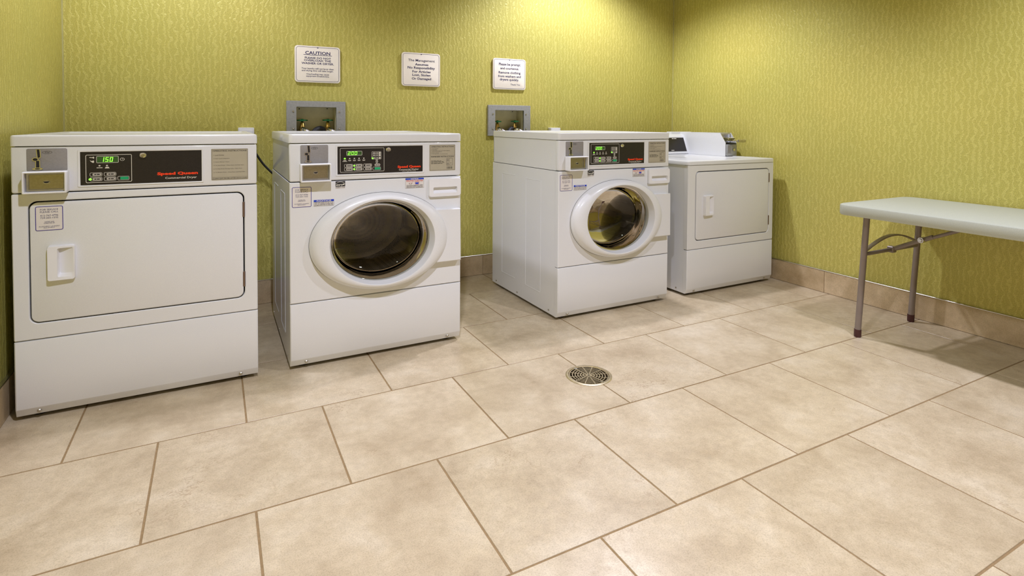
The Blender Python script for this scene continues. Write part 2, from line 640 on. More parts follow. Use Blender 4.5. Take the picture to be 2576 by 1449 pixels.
row = 0
for k in range(-3, 10):
    yt = -0.314 - PYT * k + PYT      # k=0: top of the row just behind y=-0.314
    y1, y0 = yt, yt - PYT
    y0c, y1c = max(y0, YF), min(y1, YB)
    if y1c - y0c < .02:
        continue
    off = 1.0885 if k % 2 == 0 else 1.3135      # joints of alternate rows
    n = -4
    while off + n * PX < XR:
        x0, x1 = off + n * PX, off + (n + 1) * PX
        n += 1
        x0c, x1c = max(x0, XL), min(x1, XR)
        if x1c - x0c < .015:
            continue
        if k == 1 and x0c - .1 < DRX < x1c + .1 and min(abs(x0c - DRX), abs(x1c - DRX)) < DRR:
            m, lc = notch_tile(x0c + GAP, x1c - GAP, y0c + GAP, y1c - GAP, -1 if abs(x1c - DRX) < DRR else 1)
            obj('tile', m, None, floor, lc)
        else:
            obj('tile', tile_mesh(x1c - x0c - 2 * GAP, y1c - y0c - 2 * GAP), None, floor, ((x0c + x1c) / 2, (y0c + y1c) / 2, random.uniform(-.0003, .0002)))

# walls, ceiling
BOXES = [(0.8790, 1.1780), (2.0335, 2.3320)]     # supply boxes on the back wall (x range)
BZ0, BZ1 = 0.8535, 1.0435
OPEN = [(a + .049, b - .048, BZ0 + .03, BZ1 - .032) for a, b in BOXES]
bm = B()
xs = sorted([XL - .1, XR + .1] + [v for o in OPEN for v in o[:2]])
zs = sorted([-.02, CEIL + .02, OPEN[0][2], OPEN[0][3]])
for i in range(len(xs) - 1):
    for j in range(len(zs) - 1):
        mx, mz = (xs[i] + xs[i + 1]) / 2, (zs[j] + zs[j + 1]) / 2
        if any(o[0] < mx < o[1] and o[2] < mz < o[3] for o in OPEN):
            continue
        bm.faces.new([bm.verts.new(p) for p in ((xs[i], YB, zs[j]), (xs[i + 1], YB, zs[j]), (xs[i + 1], YB, zs[j + 1]), (xs[i], YB, zs[j + 1]))])
bmesh.ops.remove_doubles(bm, verts=bm.verts, dist=1e-5)
me = bpy.data.meshes.new('wall_back'); bm.to_mesh(me); bm.free()
struct(obj('wall_back', me, WALL))
struct(obj('wall_left', box(B(), XL - .08, XL, YF, YB, -.02, CEIL + .02), WALL))
struct(obj('wall_right', box(B(), XR, XR + .08, YF, YB, -.02, CEIL + .02), WALL))
struct(obj('wall_front', box(B(), XL - .08, XR + .08, YF - .08, YF, -.02, CEIL + .02), BEIGE))
struct(obj('ceiling', box(B(), XL - .08, XR + .08, YF - .08, YB + .2, CEIL, CEIL + .05), CEILM))
struct(obj('trim_1', box(B(), XL, XL + .005, YB - .005, YB, .13, CEIL), CAULK))
struct(obj('trim_2', box(B(), XR - .004, XR, YB - .004, YB, .13, CEIL), CAULK))

# baseboards of cut tiles with a metal edge strip
BBH, BBT = 0.1243, 0.010


def baseboard(name, p0, p1, joint):
    """p0->p1 along the wall foot, wall on the left-hand normal"""
    p0, p1 = Vector(p0), Vector(p1)
    d = (p1 - p0)
    L = d.length
    d.normalize()
    nrm = Vector((d.y, -d.x, 0))          # into the room
    base = B()
    rot = math.atan2(d.y, d.x)
    box(base, 0, L, -BBT * .6, 0, 0.0, BBH - .004)
    bo = obj(name, base, GROUT)
    bo.location = p0
    bo.rotation_euler.z = rot
    struct(bo)
    s = joint
    while s > 0:
        s -= PX
    while s < L:
        a, b = max(s, 0) + .001, min(s + PX, L) - .001
        if b - a > .01:
            obj('base_tile', box(B(), a, b, -BBT, -.001, 0.001, BBH - .004, .0012, 1), BTILE, bo)
        s += PX
    obj('edge_trim', box(B(), 0, L, -BBT - .0015, 0, BBH - .004, BBH, .0008, 1), TRIM, bo)
    return bo


baseboard('baseboard_back', (XL, YB, 0), (XR, YB, 0), 2.002 - XL)
baseboard('baseboard_right', (XR, YB, 0), (XR, YF, 0), YB + 0.285)
baseboard('baseboard_left', (XL, YF, 0), (XL, YB, 0), 0.2)

# ------------------------------------------------------------------ floor drain
t = thing('floor_drain', (DRX, DRY, 0), 'round brass floor drain grate set in the beige tile floor', 'drain')
bm = B()
c2 = lambda r_, z, n=48: [(r_ * math.cos(2 * math.pi * k / n), r_ * math.sin(2 * math.pi * k / n), z) for k in range(n)]
loft(bm, [c2(DRR - .006, -.02), c2(DRR, -.001), c2(DRR, .0012), c2(DRR - .003, .0028), c2(DRR - .010, .0026), c2(DRR - .012, -.001), c2(DRR - .012, -.02)])
obj('rim', bm, DRAINM, t)
bm = B()
for r_ in (.0105, .0205, .0305, .0405, .0505, .0605, .0715):
    wv = .0016
    loft(bm, [c2(r_ - wv, -.003), c2(r_ - wv, .0012), c2(r_ + wv, .0012), c2(r_ + wv, -.003)])
for k in range(6):
    a = math.radians(30 * k + 14)
    cs, sn = math.cos(a), math.sin(a)
    hw = .0014
    L = DRR - .011
    pts = [(-L * cs - hw * sn, -L * sn + hw * cs), (L * cs - hw * sn, L * sn + hw * cs), (L * cs + hw * sn, L * sn - hw * cs), (-L * cs + hw * sn, -L * sn - hw * cs)]
    loft(bm, [at_z(pts, .0016), at_z(pts, -.003)], True, True)
obj('grate', bm, DRAINM, t)
bm = B()
bm.faces.new([bm.verts.new(p) for p in c2(DRR - .008, -.045)])
obj('sump', bm, DARK, t)
for a in (100, 280):
    bm = B()
    cx, cy = .068 * math.cos(math.radians(a)), .068 * math.sin(math.radians(a))
    loft(bm, [[(cx + .006 * math.cos(2 * math.pi * k / 12), cy + .006 * math.sin(2 * math.pi * k / 12), z) for k in range(12)] for z in (-.002, .0026)], False, True)
    obj('screw', bm, CHROME, t)

# ------------------------------------------------------------------ laundry machines
W, D = 0.683, 0.7037
H, HL, HS, HB, HV = 0.8888, 0.8547, 0.7092, 0.2525, 0.038
ZC, DXC = 0.4648, 0.3435


def front_block(bm, x0, x1, z0, z1, y0=0.0, y1=0.03, r=0.006):
    return box(bm, x0, x1, y0, y1, z0, z1, r, 3)


def cabinet(t, split=True):
    """side, back and top sheets of the cabinet, open at the front"""
    s = .004
    bm = B()
    z1 = HS - .0015 if split else HL
    for xx in ((0, s), (W - s, W)):
        box(bm, xx[0], xx[1], .028, D, .014, z1, .0015, 1)
    box(bm, s, W - s, D - .004, D, .014, z1)
    box(bm, s, W - s, .028, D, .014, .018)
    ob = obj('cabinet', bm, WHITE, t)
    # pressed ribs on the side sheets
    for xx in (-.0012, W - .0008):
        rb = B()
        for ya, yb, zt, zb in ((.582, .43, HS - .055, .10), (.313, .17, HS - .06, .095)):
            box(rb, xx, xx + .002, ya - .0022, ya + .0022, zb, zt, .0008, 1)
            box(rb, xx, xx + .002, yb, ya, zt - .002, zt + .002, .0008, 1)
            box(rb, xx, xx + .002, yb, ya, zb - .002, zb + .002, .0008, 1)
        box(rb, xx, xx + .002, .160, .1625, .095, HS - .06, .0008, 1)
        obj('side_rib', rb, WHITE, ob)
    # screws along the foot of the side sheet
    for yy in (.65, .40, .08):
        for xx in (-.002,):
            sb = B()
            loft(sb, [[(xx, yy + .005 * math.cos(2 * math.pi * k / 10), .032 + .004 * math.sin(2 * math.pi * k / 10)) for k in range(10)],
                      [(0.001, yy + .005 * math.cos(2 * math.pi * k / 10), .032 + .004 * math.sin(2 * math.pi * k / 10)) for k in range(10)]], True, True)
            obj('screw', sb, STEEL, ob)
    if split:
        bm = B()
        for xx in ((.003, .003 + s), (W - s - .003, W - .003)):
            box(bm, xx[0], xx[1], .028, D - .004, HS, HL, .0015, 1)
        box(bm, .003, W - .003, D - .008, D - .004, HS, HL)
        obj('upper_cabinet', bm, WHITE, t)
    for fx in (.05, W - .05):
        for fy in (.06, D - .06):
            fb = B()
            loft(fb, [[(fx + r_ * math.cos(2 * math.pi * k / 14), fy + r_ * math.sin(2 * math.pi * k / 14), z) for k in range(14)]
                      for r_, z in ((.02, 0), (.02, .008), (.008, .010), (.008, .02))], True, True)
            obj('foot', fb, RUBBER, t)


def lid(t, z0=HL, z1=H, name='lid', dished=True):
    bm = B()
    lp = lambda k, r_: rr(-.002 + k, W + .002 - k, -.004 + k, D - k, r_, 4)
    z = z1
    loops = [at_z(lp(.006, .010), z0 + .001), at_z(lp(0, .014), z0 + .001), at_z(lp(0, .014), z - .006), at_z(lp(.0018, .012), z - .0018), at_z(lp(.006, .010), z)]
    if dished:
        loops += [at_z(lp(.020, .010), z), at_z(lp(.026, .010), z - .004)]
    loft(bm, loops, True, True)
    return obj(name, bm, WHITE, t)


def kick_panel(t):
    prof = [(.004, HB - .0015), (.0012, HB - .0027), (0, HB - .0055), (0, HV + .004), (.0015, HV), (.013, .0155), (.018, .0145), (.030, .0145), (.030, HB - .0015)]
    bm = B()
    ca, cb = [(y + .003 if y < .004 else y, z) for y, z in prof], prof
    lps = [[(x, y, z) for y, z in p] for x, p in ((0.0, ca), (.003, cb), (W - .003, cb), (W, ca))]
    loft(bm, lps, True, True)
    k = obj('kick_panel', bm, WHITE, t)
    for sx in (.057, .626):
        b = B()
        disc(b, sx, .027, .006, .0048, .0038, .009, 12, .0015)
        obj('screw', b, STEEL, k)
    return k


def panel_text_block(t, rows, ink, name='lettering', y=-.0026):
    bm = B()
    for r_ in rows:
        text(bm, *r_[:5], y, *(r_[5:]))
    return obj(name, tmesh(bm, name), ink, t)


def coin_unit(t, cp):
    """grey coin plate with drop slot (on the control panel) and the projecting coin box"""
    b = B()
    plate(b, .0385, .1385, .777, .8475, -.0014, .001, .005, .0006)
    pl = obj('coin_plate', b, COINPL, cp)
    # slot outlines: chrome lip and dark slot
    for nm, mt, g, yy in (('coin_slot_lip', CHROME, .0022, -.0032), ('coin_slot', DARK, 0.0, -.0036)):
        s = B()
        poly(s, [(.0640 - g, .8445 + g * .5), (.0705 + g, .8445 + g * .5), (.0722 + g, .8215), (.0690 + g, .8190 - g), (.0660 - g, .8200)], yy, .0)
        disc(s, .0600, .8140, .0060 + g, .0042 + g, yy, .0, 16)
        poly(s, [(.0622 - g, .8100 + g), (.0695 + g, .8100 + g), (.0700 + g, .7880 - g), (.0618 - g, .7880 - g)], yy - .0001, .0)
        if g:
            disc(s, .0655, .7850, .0130, .0040, yy - .001, .0, 16)
        else:
            disc(s, .0655, .7850, .0060, .0018, -.0052, -.003, 16)
        obj(nm, s, mt, cp)
    s = B()
    e1, e2 = ell(.089, .8355, .0125, .0044, 24), ell(.089, .8355, .0116, .0036, 24)
    loft(s, [at_y(e1, -.0016), at_y(e2, -.0016)])
    text(s, '25¢', .083, .095, .8335, .8375, -.0016, .02)
    obj('price_oval', tmesh(s, 'price_oval'), INK, cp)
    b = B()
    frame(b, (.0345, .1430, .7105, .7785, .004), (.0400, .1375, .7165, .7735, .002), -.0425, .0, .002)
    cb = obj('coin_box', b, PLASTIC, t)
    b = B()
    frame(b, (.0402, .1373, .7167, .7733, .002), (.0480, .1320, .7235, .7685, .001), -.0235, -.001, .0015)
    obj('coin_door_frame', b, STEEL, cb)
    b = B()
    plate(b, .0478, .1322, .7232, .7688, -.0190, -.001, .001)
    obj('coin_door', b, COIND, cb)
    b = B()
    disc(b, .0900, .7440, .0085, .0055, -.0215, -.018, 20)
    obj('coin_lock', b, STEEL, cb)
    b = B()
    poly(b, [(.0820, .7465), (.0975, .7470), (.0950, .7430), (.0900, .7415), (.0860, .7425)], -.0222, -.019)
    obj('lock_slot', b, DARK, cb)


def border_box(bm, x0, x1, z0, z1, th, y, r=.002, n=4):
    loft(bm, [at_y(rr(x0, x1, z0, z1, r, n), y), at_y(rr(x0 + th, x1 - th, z0 + th, z1 - th, max(r - th, .0002), n), y)])


def key_lock(cp, x, z):
    b = B()
    for rx, y in ((.0105, 0),):
        lps = [at_y(ell(x, z, .0106, .0090, 24), .0), at_y(ell(x, z, .0106, .0090, 24), -.006), at_y(ell(x, z, .0086, .0072, 24), -.0085),
               at_y(ell(x, z, .0060, .0050, 24), -.0080), at_y(ell(x, z, .0058, .0048, 24), -.006)]
        loft(b, lps, True, True)
    obj('key_lock', b, CHROME, cp)


def button(cp, x0, x1, z0, z1, style='grey'):
    """outlined key with a pad; led tick at its left end"""
    b = B()
    border_box(b, x0, x1, z0, z1, .0010, -.0022, .0035)
    o = obj('button', tmesh(b, 'button'), PRINTW, cp)
    pad = B()
    plate(pad, x0 + .0072 if style != 'wide' else x0 + .002, x1 - .0022, z0 + .0022, z1 - .0022, -.0030, -.0005, .0030)
    return o, pad


def control_washer(t):
    b = B()
    front_block(b, 0, W, HS + .0015, HL - .001)
    cp = obj('control_panel', b, WHITE, t)
    b = B()
    frame(b, (.1650, .5195, .7262, .8460, .004), (.1728, .5132, .7328, .8395, .001), -.0026, .001, .0010)
    obj('bezel', b, WHITE, cp)
    b = B()
    plate(b, .1722, .5138, .7322, .8400, -.0012, .001, .001)
    obj('faceplate', b, BLACKP, cp)
    Y = -.0018
    b = B()
    border_box(b, .1822, .3535, .7398, .8335, .0013, Y, .004)
    border_box(b, .2065, .2662, .8046, .8218, .0011, Y, .003)
    # cycle box, arrow
    border_box(b, .3038, .3412, .7877, .8184, .0011, Y, .003)
    poly(b, [(.3205, .7872), (.3225, .7872), (.3225, .7772), (.3205, .7772)], Y, Y + .0003)
    poly(b, [(.3255, .7872), (.3275, .7872), (.3275, .7772), (.3255, .7772)], Y, Y + .0003)
    poly(b, [(.3185, .7776), (.3240, .7708), (.3295, .7776), (.3277, .7776), (.3240, .7732), (.3203, .7776)], Y, Y + .0003)
    for zz in (.8125, .8040, .7930):
        disc(b, .3352, zz, .0042, .0032, Y, Y + .0003, 12)
        greek(b, .3085, .3290, zz - .0012, zz + .0014, Y, (3, 2))
    poly(b, [(.306, .8085), (.339, .8085), (.339, .8092), (.306, .8092)], Y, Y + .0003)
    poly(b, [(.306, .7990), (.339, .7990), (.339, .7998), (.306, .7998)], Y, Y + .0003)
    obj('keypad_border', tmesh(b, 'keypad_border'), PRINTW, cp)
    b = B()
    plate(b, .2078, .2650, .8056, .8208, -.0015, 0, .002)
    obj('display', b, DISPG, cp)
    b = B()
    seven(b, '200', .2095, .2480, .8068, .8196, -.0019)
    obj('display_digits', tmesh(b, 'display_digits'), LEDG, cp)
    b = B()
    for k, xx in enumerate((.2000, .2185, .2365, .2545, .2728)):
        if k:
            disc(b, xx, .7930, .0028, .0023, Y, Y + .0003, 12)
        greek(b, xx - .0052, xx + .0052, .7858, .7874, Y, (2, 2))
        greek(b, xx - .0046, xx + .0046, .7836, .7850, Y, (3,))
        if k == 0:
            greek(b, xx - .009, xx + .009, .7814, .7828, Y, (5, 4))
    obj('indicator_print', tmesh(b, 'indicator_print'), PRINTW, cp)
    for xx, zz in ((.2000, .7932), (.3072, .7922), (.2360, .7650), (.2360, .7513)):
        b = B()
        disc(b, xx, zz, .0036, .0030, -.0030, -.0005, 14, .0006)
        obj('indicator_light', b, LEDG, cp)
    for r_ in range(2):
        for c_ in range(3):
            x0 = .1978 + .0366 * c_
            z0 = .7588 - .0136 * r_
            o, pad = button(cp, x0, x0 + .0330, z0, z0 + .0125)
            obj('button_pad', pad, GREY_BTN, cp)
            g = B()
            greek(g, x0 + .011, x0 + .027, z0 + .0048, z0 + .0076, -.0032, (2, 3) if (r_ + c_) % 2 else (4,))
            obj('button_print', tmesh(g, 'button_print'), INK, cp)
    b = B()
    plate(b, .3148, .3378, .7604, .7704, -.0022, 0, .0048)
    obj('button_pad', b, GREY_BTN, cp)
    g = B(); greek(g, .318, .335, .7642, .7664, -.0024, (4, 3)); obj('button_print', tmesh(g, 'button_print'), INK, cp)
    o, pad = button(cp, .3076, .3398, .7450, .7578)
    obj('start_button', pad, GREEN_BTN, cp)
    key_lock(cp, .3700, .8250)
    b = B()
    text(b, 'Speed Queen', .4078, .5047, .7472, .7600, Y, .05)
    obj('brand_lettering', tmesh(b, 'brand_lettering'), RED, cp)
    b = B()
    text(b, 'Commercial Washer', .4136, .4966, .7398, .7466, Y, .01)
    text(b, 'Ultra High Efficiency', .4270, .4842, .7346, .7384, Y)
    obj('model_lettering', tmesh(b, 'model_lettering'), PRINTW, cp)
    b = B()
    plate(b, .5430, .6575, .7335, .8415, -.0012, .001, .002)
    cd_ = obj('instruction_card', b, CARD, cp)
    b = B()
    border_box(b, .5445, .6560, .7350, .8400, .0006, -.0016, .0015)
    text(b, 'OPERATING INSTRUCTIONS', .5500, .6510, .8310, .8355, -.0016, .015)
    for i, (s, l) in enumerate((('1. Load Laundry', .026), ('2. Close Door', .022), ('3. Add Supplies (See Instructions Below)', .076),
                                ('4. Select Cycle/Options', .042), ('5. Insert Money', .028), ('6. Press Start (Door Must Be Closed)', .066))):
        z = .8245 - .0047 * i
        text(b, s, .5490, .5500 + l + .006, z, z + .0030, -.0016)
    greek(b, .5450, .6555, .7960, .7963, -.0016, (1,))
    text(b, 'DISPENSER INSTRUCTIONS', .5500, .6510, .7895, .7940, -.0016, .015)
    for i, l in enumerate((.045, .055, .058, .05)):
        greek(b, .5500, .5500 + l, .7742 - .0040 * i, .7756 - .0040 * i, -.0016, (3, 5, 4, 3))
    border_box(b, .6185, .6450, .7540, .7850, .0007, -.0016, .0015)
    border_box(b, .6300, .6450, .7540, .7850, .0006, -.0016, .0015)
    for zz in (.7765, .7610):
        border_box(b, .6200, .6290, zz - .005, zz + .005, .0005, -.0016, .003)
        disc(b, .6245, zz, .0016, .0015, -.0016, -.0012, 8)
    disc(b, .6375, .7640, .0014, .0013, -.0016, -.0012, 8)
    for i in range(3):
        greek(b, .6190, .6440, .7470 - .0034 * i, .7484 - .0034 * i, -.0016, (1, 4, 3))
    obj('card_print', tmesh(b, 'card_print'), INK, cp)
    coin_unit(t, cp)
    return cp


def control_dryer(t):
    b = B()
    front_block(b, 0, W, HS + .0015, HL - .001)
    cp = obj('control_panel', b, WHITE, t)
    b = B()
    frame(b, (.1640, .5150, .7228, .8415, .004), (.1712, .5090, .7282, .8348, .001), -.0026, .001, .0010)
    obj('bezel', b, WHITE, cp)
    b = B()
    plate(b, .1706, .5096, .7276, .8354, -.0012, .001, .001)
    obj('faceplate', b, BLACKP, cp)
    Y = -.0018
    b = B()
    border_box(b, .1850, .3080, .7353, .8254, .0015, Y, .004)
    border_box(b, .2130, .2722, .7985, .8206, .0012, Y, .003)
    loft(b, [at_y(ell(.2821, .8092, .0062, .0050, 20), Y), at_y(ell(.2821, .8092, .0050, .0040, 20), Y)])
    poly(b, [(.2815, .8120), (.2825, .8120), (.2825, .8096), (.2845, .8096), (.2845, .8088), (.2815, .8088)], Y, Y + .0003)
    # hand and dial pictograms
    poly(b, [(.1950, .8178), (.2030, .8172), (.2060, .8196), (.2080, .8160), (.2060, .8120), (.2040, .8150), (.1950, .8160)], Y, Y + .0003)
    poly(b, [(.1960, .8080), (.2010, .8050), (.2060, .8075), (.2075, .8020), (.2050, .7990), (.2020, .8010), (.1990, .8030)], Y, Y + .0003)
    for xx in (.2212, .2409):
        disc(b, xx, .7898, .0028, .0022, Y, Y + .0003, 12)
    poly(b, [(.2135, .7822), (.2290, .7822), (.2290, .7842), (.2135, .7842)], Y, Y + .0003)
    poly(b, [(.2350, .7808), (.2480, .7808), (.2450, .7855), (.2375, .7855)], Y, Y + .0003)
    obj('keypad_border', tmesh(b, 'keypad_border'), PRINTW, cp)
    b = B()
    plate(b, .2144, .2710, .7997, .8194, -.0015, 0, .002)
    obj('display', b, DISPG, cp)
    b = B()
    seven(b, '150', .2225, .2575, .8020, .8170, -.0019)
    obj('display_digits', tmesh(b, 'display_digits'), LEDG, cp)
    for x0, z0 in ((.1955, .7558), (.1955, .7408), (.2326, .7558), (.2326, .7408)):
        o, pad = button(cp, x0, x0 + .0326, z0, z0 + .0122)
        obj('button_pad', pad, GREY_BTN, cp)
        g = B()
        greek(g, x0 + .012, x0 + .026, z0 + .0045, z0 + .0078, -.0032, (2, 3))
        obj('button_print', tmesh(g, 'button_print'), INK, cp)
    b = B()
    disc(b, .1965, .7468, .0042, .0034, -.0030, -.0005, 14, .0006)
    obj('indicator_light', b, LEDG, cp)
    o, pad = button(cp, .2688, .3006, .7410, .7540)
    obj('start_button', pad, GREEN_BTN, cp)
    key_lock(cp, .3393, .8206)
    b = B()
    text(b, 'Speed Queen', .3783, .4977, .7500, .7628, Y, .05)
    obj('brand_lettering', tmesh(b, 'brand_lettering'), RED, cp)
    b = B()
    text(b, 'Commercial Dryer', .4012, .4942, .7372, .7462, Y, .01)
    obj('model_lettering', tmesh(b, 'model_lettering'), PRINTW, cp)
    b = B()
    plate(b, .5385, .6545, .7288, .8382, -.0012, .001, .002)
    obj('instruction_card', b, CARD, cp)
    b = B()
    border_box(b, .5400, .6530, .7302, .8368, .0006, -.0016, .0015)
    text(b, 'OPERATING INSTRUCTIONS', .5430, .6500, .8290, .8335, -.0016, .015)
    for i, (s, l) in enumerate((('1. Load Clothes', .032), ('2. Select Cycle/Temperature', .050), ('3. Insert Money / Card', .048), ('4. To Start Dryer - Close Door and Push Start', .095),
                                ('5. To Stop Dryer During Cycle - Open Door', .090), ('6. To Restart Dryer - Close Door and Push Start', .099))):
        z = .8145 - .0121 * i
        text(b, s, .5460, .5460 + l, z, z + .0034, -.0016)
    greek(b, .5400, .6530, .7385, .7389, -.0016, (1,))
    text(b, 'CLEAN LINT FILTER AFTER EACH LOAD', .5420, .6510, .7325, .7362, -.0016, .01)
    obj('card_print', tmesh(b, 'card_print'), INK, cp)
    coin_unit(t, cp)
    return cp


def service_label(parent, x0, z0, y):
    """sticker .0685 x .0755 with purple border"""
    wd, ht = .0688, .0760
    b = B()
    plate(b, x0, x0 + wd, z0, z0 + ht, y - .0004, y + .0004, .005)
    o = obj('service_label', b, STICK, parent)
    o['label'] = 'white service sticker with a purple border'
    b = B()
    border_box(b, x0, x0 + wd, z0, z0 + ht, .0019, y - .0007, .005)
    obj('label_border', tmesh(b, 'label_border'), PURPLE, o)
    b = B()
    cx = x0 + wd / 2
    for s, hw, zc_, h_ in (('FOR SERVICE', .0222, .0655, .0052), ('PLEASE CALL', .0226, .0582, .0052), ('412-767-4796', .0222, .0470, .0052),
                           ('724-265-1532', .0220, .0400, .0052), ('OWNED AND', .0120, .0272, .0034), ('OPERATED BY', .0138, .0230, .0034),
                           ('ALLEGHENY LAUNDRY', .0262, .0130, .0036), ('EQUIPMENT', .0140, .0085, .0034)):
        text(b, s, cx - hw, cx + hw, z0 + zc_ - h_ / 2, z0 + zc_ + h_ / 2, y - .0007, .0)
    obj('label_lettering', tmesh(b, 'label_lettering'), NAVY, o)
    return o


def dryer_door(t, x0, x1, z0, z1, hx0, hx1, hz0, hz1, px0):
    """door plate with a cup handle; returns the door"""
    g = .0042
    b = B()
    plate(b, x0 + g, x1 - g, z0 + g, z1 - g, -.0015, .02, .021, .003, 8)
    d = obj('door', b, WHITE, t)
    b = B()
    # cup handle: raised lip, pocket floor sloping inwards
    n = 5
    lp = lambda k, y, r_=.007: at_y(rr(hx0 + k, hx1 - k, hz0 + k, hz1 - k, r_, n), y)
    pz0, pz1, px1 = hz0 + .0115, hz1 - .0075, hx1 - .0025
    pk = rr(px0, px1, pz0, pz1, .005, n)
    floor_ = [(x, -.0022 - .0135 * max(0, (x - px0) / (px1 - px0)) ** 1.6, z) for x, z in rr(px0 + .003, px1 - .0015, pz0 + .010, pz1 - .003, .004, n)]
    top = lambda lpp: [(x, -.0165 - .0035 * math.cos((x - hx0) / (hx1 - hx0) * 1.9), z) for x, z in lpp]
    loft(b, [lp(0, -.001), lp(.0002, -.012), top(rr(hx0 + .0022, hx1 - .0008, hz0 + .0022, hz1 - .0022, .006, n)), top(pk), floor_], False, True)
    obj('door_handle', b, PLASTIC, d)
    for zc_ in (.6205, .3700):
        hb = B()
        box(hb, x1 - .0062, x1 + .0012, -.0032, .010, zc_ - .027, zc_ + .027, .0012, 1)
        obj('hinge', hb, HINGEM, d)
    return d


def dryer_front(t, x0, x1, z0, z1, ztop):
    b = B()
    frame(b, (0, W, HB + .0015, ztop, .004), (x0, x1, z0, z1, .024), 0, .03, .0025, 8)
    fp = obj('front_panel', b, WHITE, t)
    b = B()
    plate(b, x0 - .01, x1 + .01, z0 - .01, z1 + .01, .022, .028, .02)
    obj('door_recess', b, DARK, fp)
    return fp


def energy_label(t):
    b = B()
    plate(b, .1652, .2015, .6785, .7068, -.0008, .0, .0008)
    o = obj('energy_label', b, STICK, t)
    o['label'] = 'small black and white energy label'
    Y = -.0011
    b = B()
    poly(b, [(.1652, .6862), (.2015, .6862), (.2015, .7068), (.1652, .7068)], Y, Y + .0002)
    obj('label_ground', tmesh(b, 'label_ground'), INK, o)
    b = B()
    arc = [(.1664 + .0340 * k / 14, .6958 + .0092 * math.sin(math.pi * (.08 + .84 * k / 14))) for k in range(15)]
    loft(b, [[(x, Y - .0003, z) for x, z in arc], [(x, Y - .0003, z - .0012) for x, z in arc]], closed=False)
    text(b, 'energy', .1672, .1940, .6872, .6950, Y - .0003, .03, .35)
    st = [(.1958 + (.0052 if k % 2 == 0 else .0022) * math.sin(2 * math.pi * k / 10 + .3), .6942 + (.0046 if k % 2 == 0 else .0019) * math.cos(2 * math.pi * k / 10 + .3)) for k in range(10)]
    poly(b, st, Y - .0003, Y - .0001)
    obj('label_emblem', tmesh(b, 'label_emblem'), PRINTW, o)
    b = B()
    text(b, 'ENERGY STAR', .1662, .2005, .6800, .6848, Y, .01)
    obj('label_lettering', tmesh(b, 'label_lettering'), INK, o)


def notice_labels(t):
    Y = -.0011
    # left one under the coin box
    b = B(); plate(b, .0851, .1591, .6155, .6393, -.0008, 0, .0006)
    o = obj('notice_label', b, STICK, t)
    o['label'] = 'white notice sticker with a blue heading'
    b = B(); poly(b, [(.0851, .6318), (.1591, .6318), (.1591, .6393), (.0851, .6393)], Y, Y + .0002)
    obj('label_heading', tmesh(b, 'label_heading'), BLUE, o)
    b = B(); text(b, 'NOTICE', .0960, .1490, .6327, .6384, Y - .0003, .02)
    obj('label_lettering', tmesh(b, 'label_lettering'), PRINTW, o)
    b = B()
    for i, ws in enumerate(((5, 4, 6, 3, 3, 2, 3), (4, 3, 7, 2, 4, 4), (2, 4, 5, 3, 2, 5, 3))):
        greek(b, .0875, .1560, .6275 - .0046 * i, .6291 - .0046 * i, Y, ws)
    border_box(b, .0851, .1591, .6155, .6318, .0005, Y, .0005)
    obj('label_print', tmesh(b, 'label_print'), INK, o)
    # right one beside the dispenser
    b = B(); plate(b, .4407, .5186, .6660, .7068, -.0008, 0, .0006)
    o = obj('notice_label', b, STICK, t)
    o['label'] = 'white pictogram notice sticker beside the dispenser'
    b = B(); poly(b, [(.4407, .7002), (.5186, .7002), (.5186, .7068), (.4407, .7068)], Y, Y + .0002)
    poly(b, [(.4835, .6815), (.4955, .6815), (.4975, .6885), (.4815, .6885)], Y, Y + .0002)
    obj('label_heading', tmesh(b, 'label_heading'), BLUE, o)
    b = B(); text(b, 'NOTICE', .4640, .4950, .7012, .7058, Y - .0003, .02)
    obj('label_lettering', tmesh(b, 'label_lettering'), PRINTW, o)
    b = B()
    greek(b, .4440, .5150, .6962, .6980, Y, (4, 6, 2, 4, 5))
    greek(b, .4440, .5150, .6928, .6944, Y, (5, 3, 6, 3))
    loft(b, [at_y(ell(.4895, .6850, .0105, .0062, 20), Y), at_y(ell(.4895, .6850, .0095, .0054, 20), Y)])
    greek(b, .4560, .4720, .6868, .6878, Y, (1,))
    obj('label_red_print', tmesh(b, 'label_red_print'), REDI, o)
    b = B()
    poly(b, [(.4560, .6870), (.4575, .6870), (.4580, .6828), (.4660, .6828), (.4665, .6870), (.4680, .6870), (.4672, .6818), (.4568, .6818)], Y, Y + .0002)
    for i, ws in enumerate(((3, 4, 5, 3, 4), (5, 2, 6, 4), (3, 3, 5, 4, 2), (6, 5))):
        greek(b, .4450, .5140, .6772 - .0030 * i, .6784 - .0030 * i, Y, ws)
    border_box(b, .4407, .5186, .6660, .7068, .0005, Y, .0005)
    obj('label_print', tmesh(b, 'label_print'), INK, o)


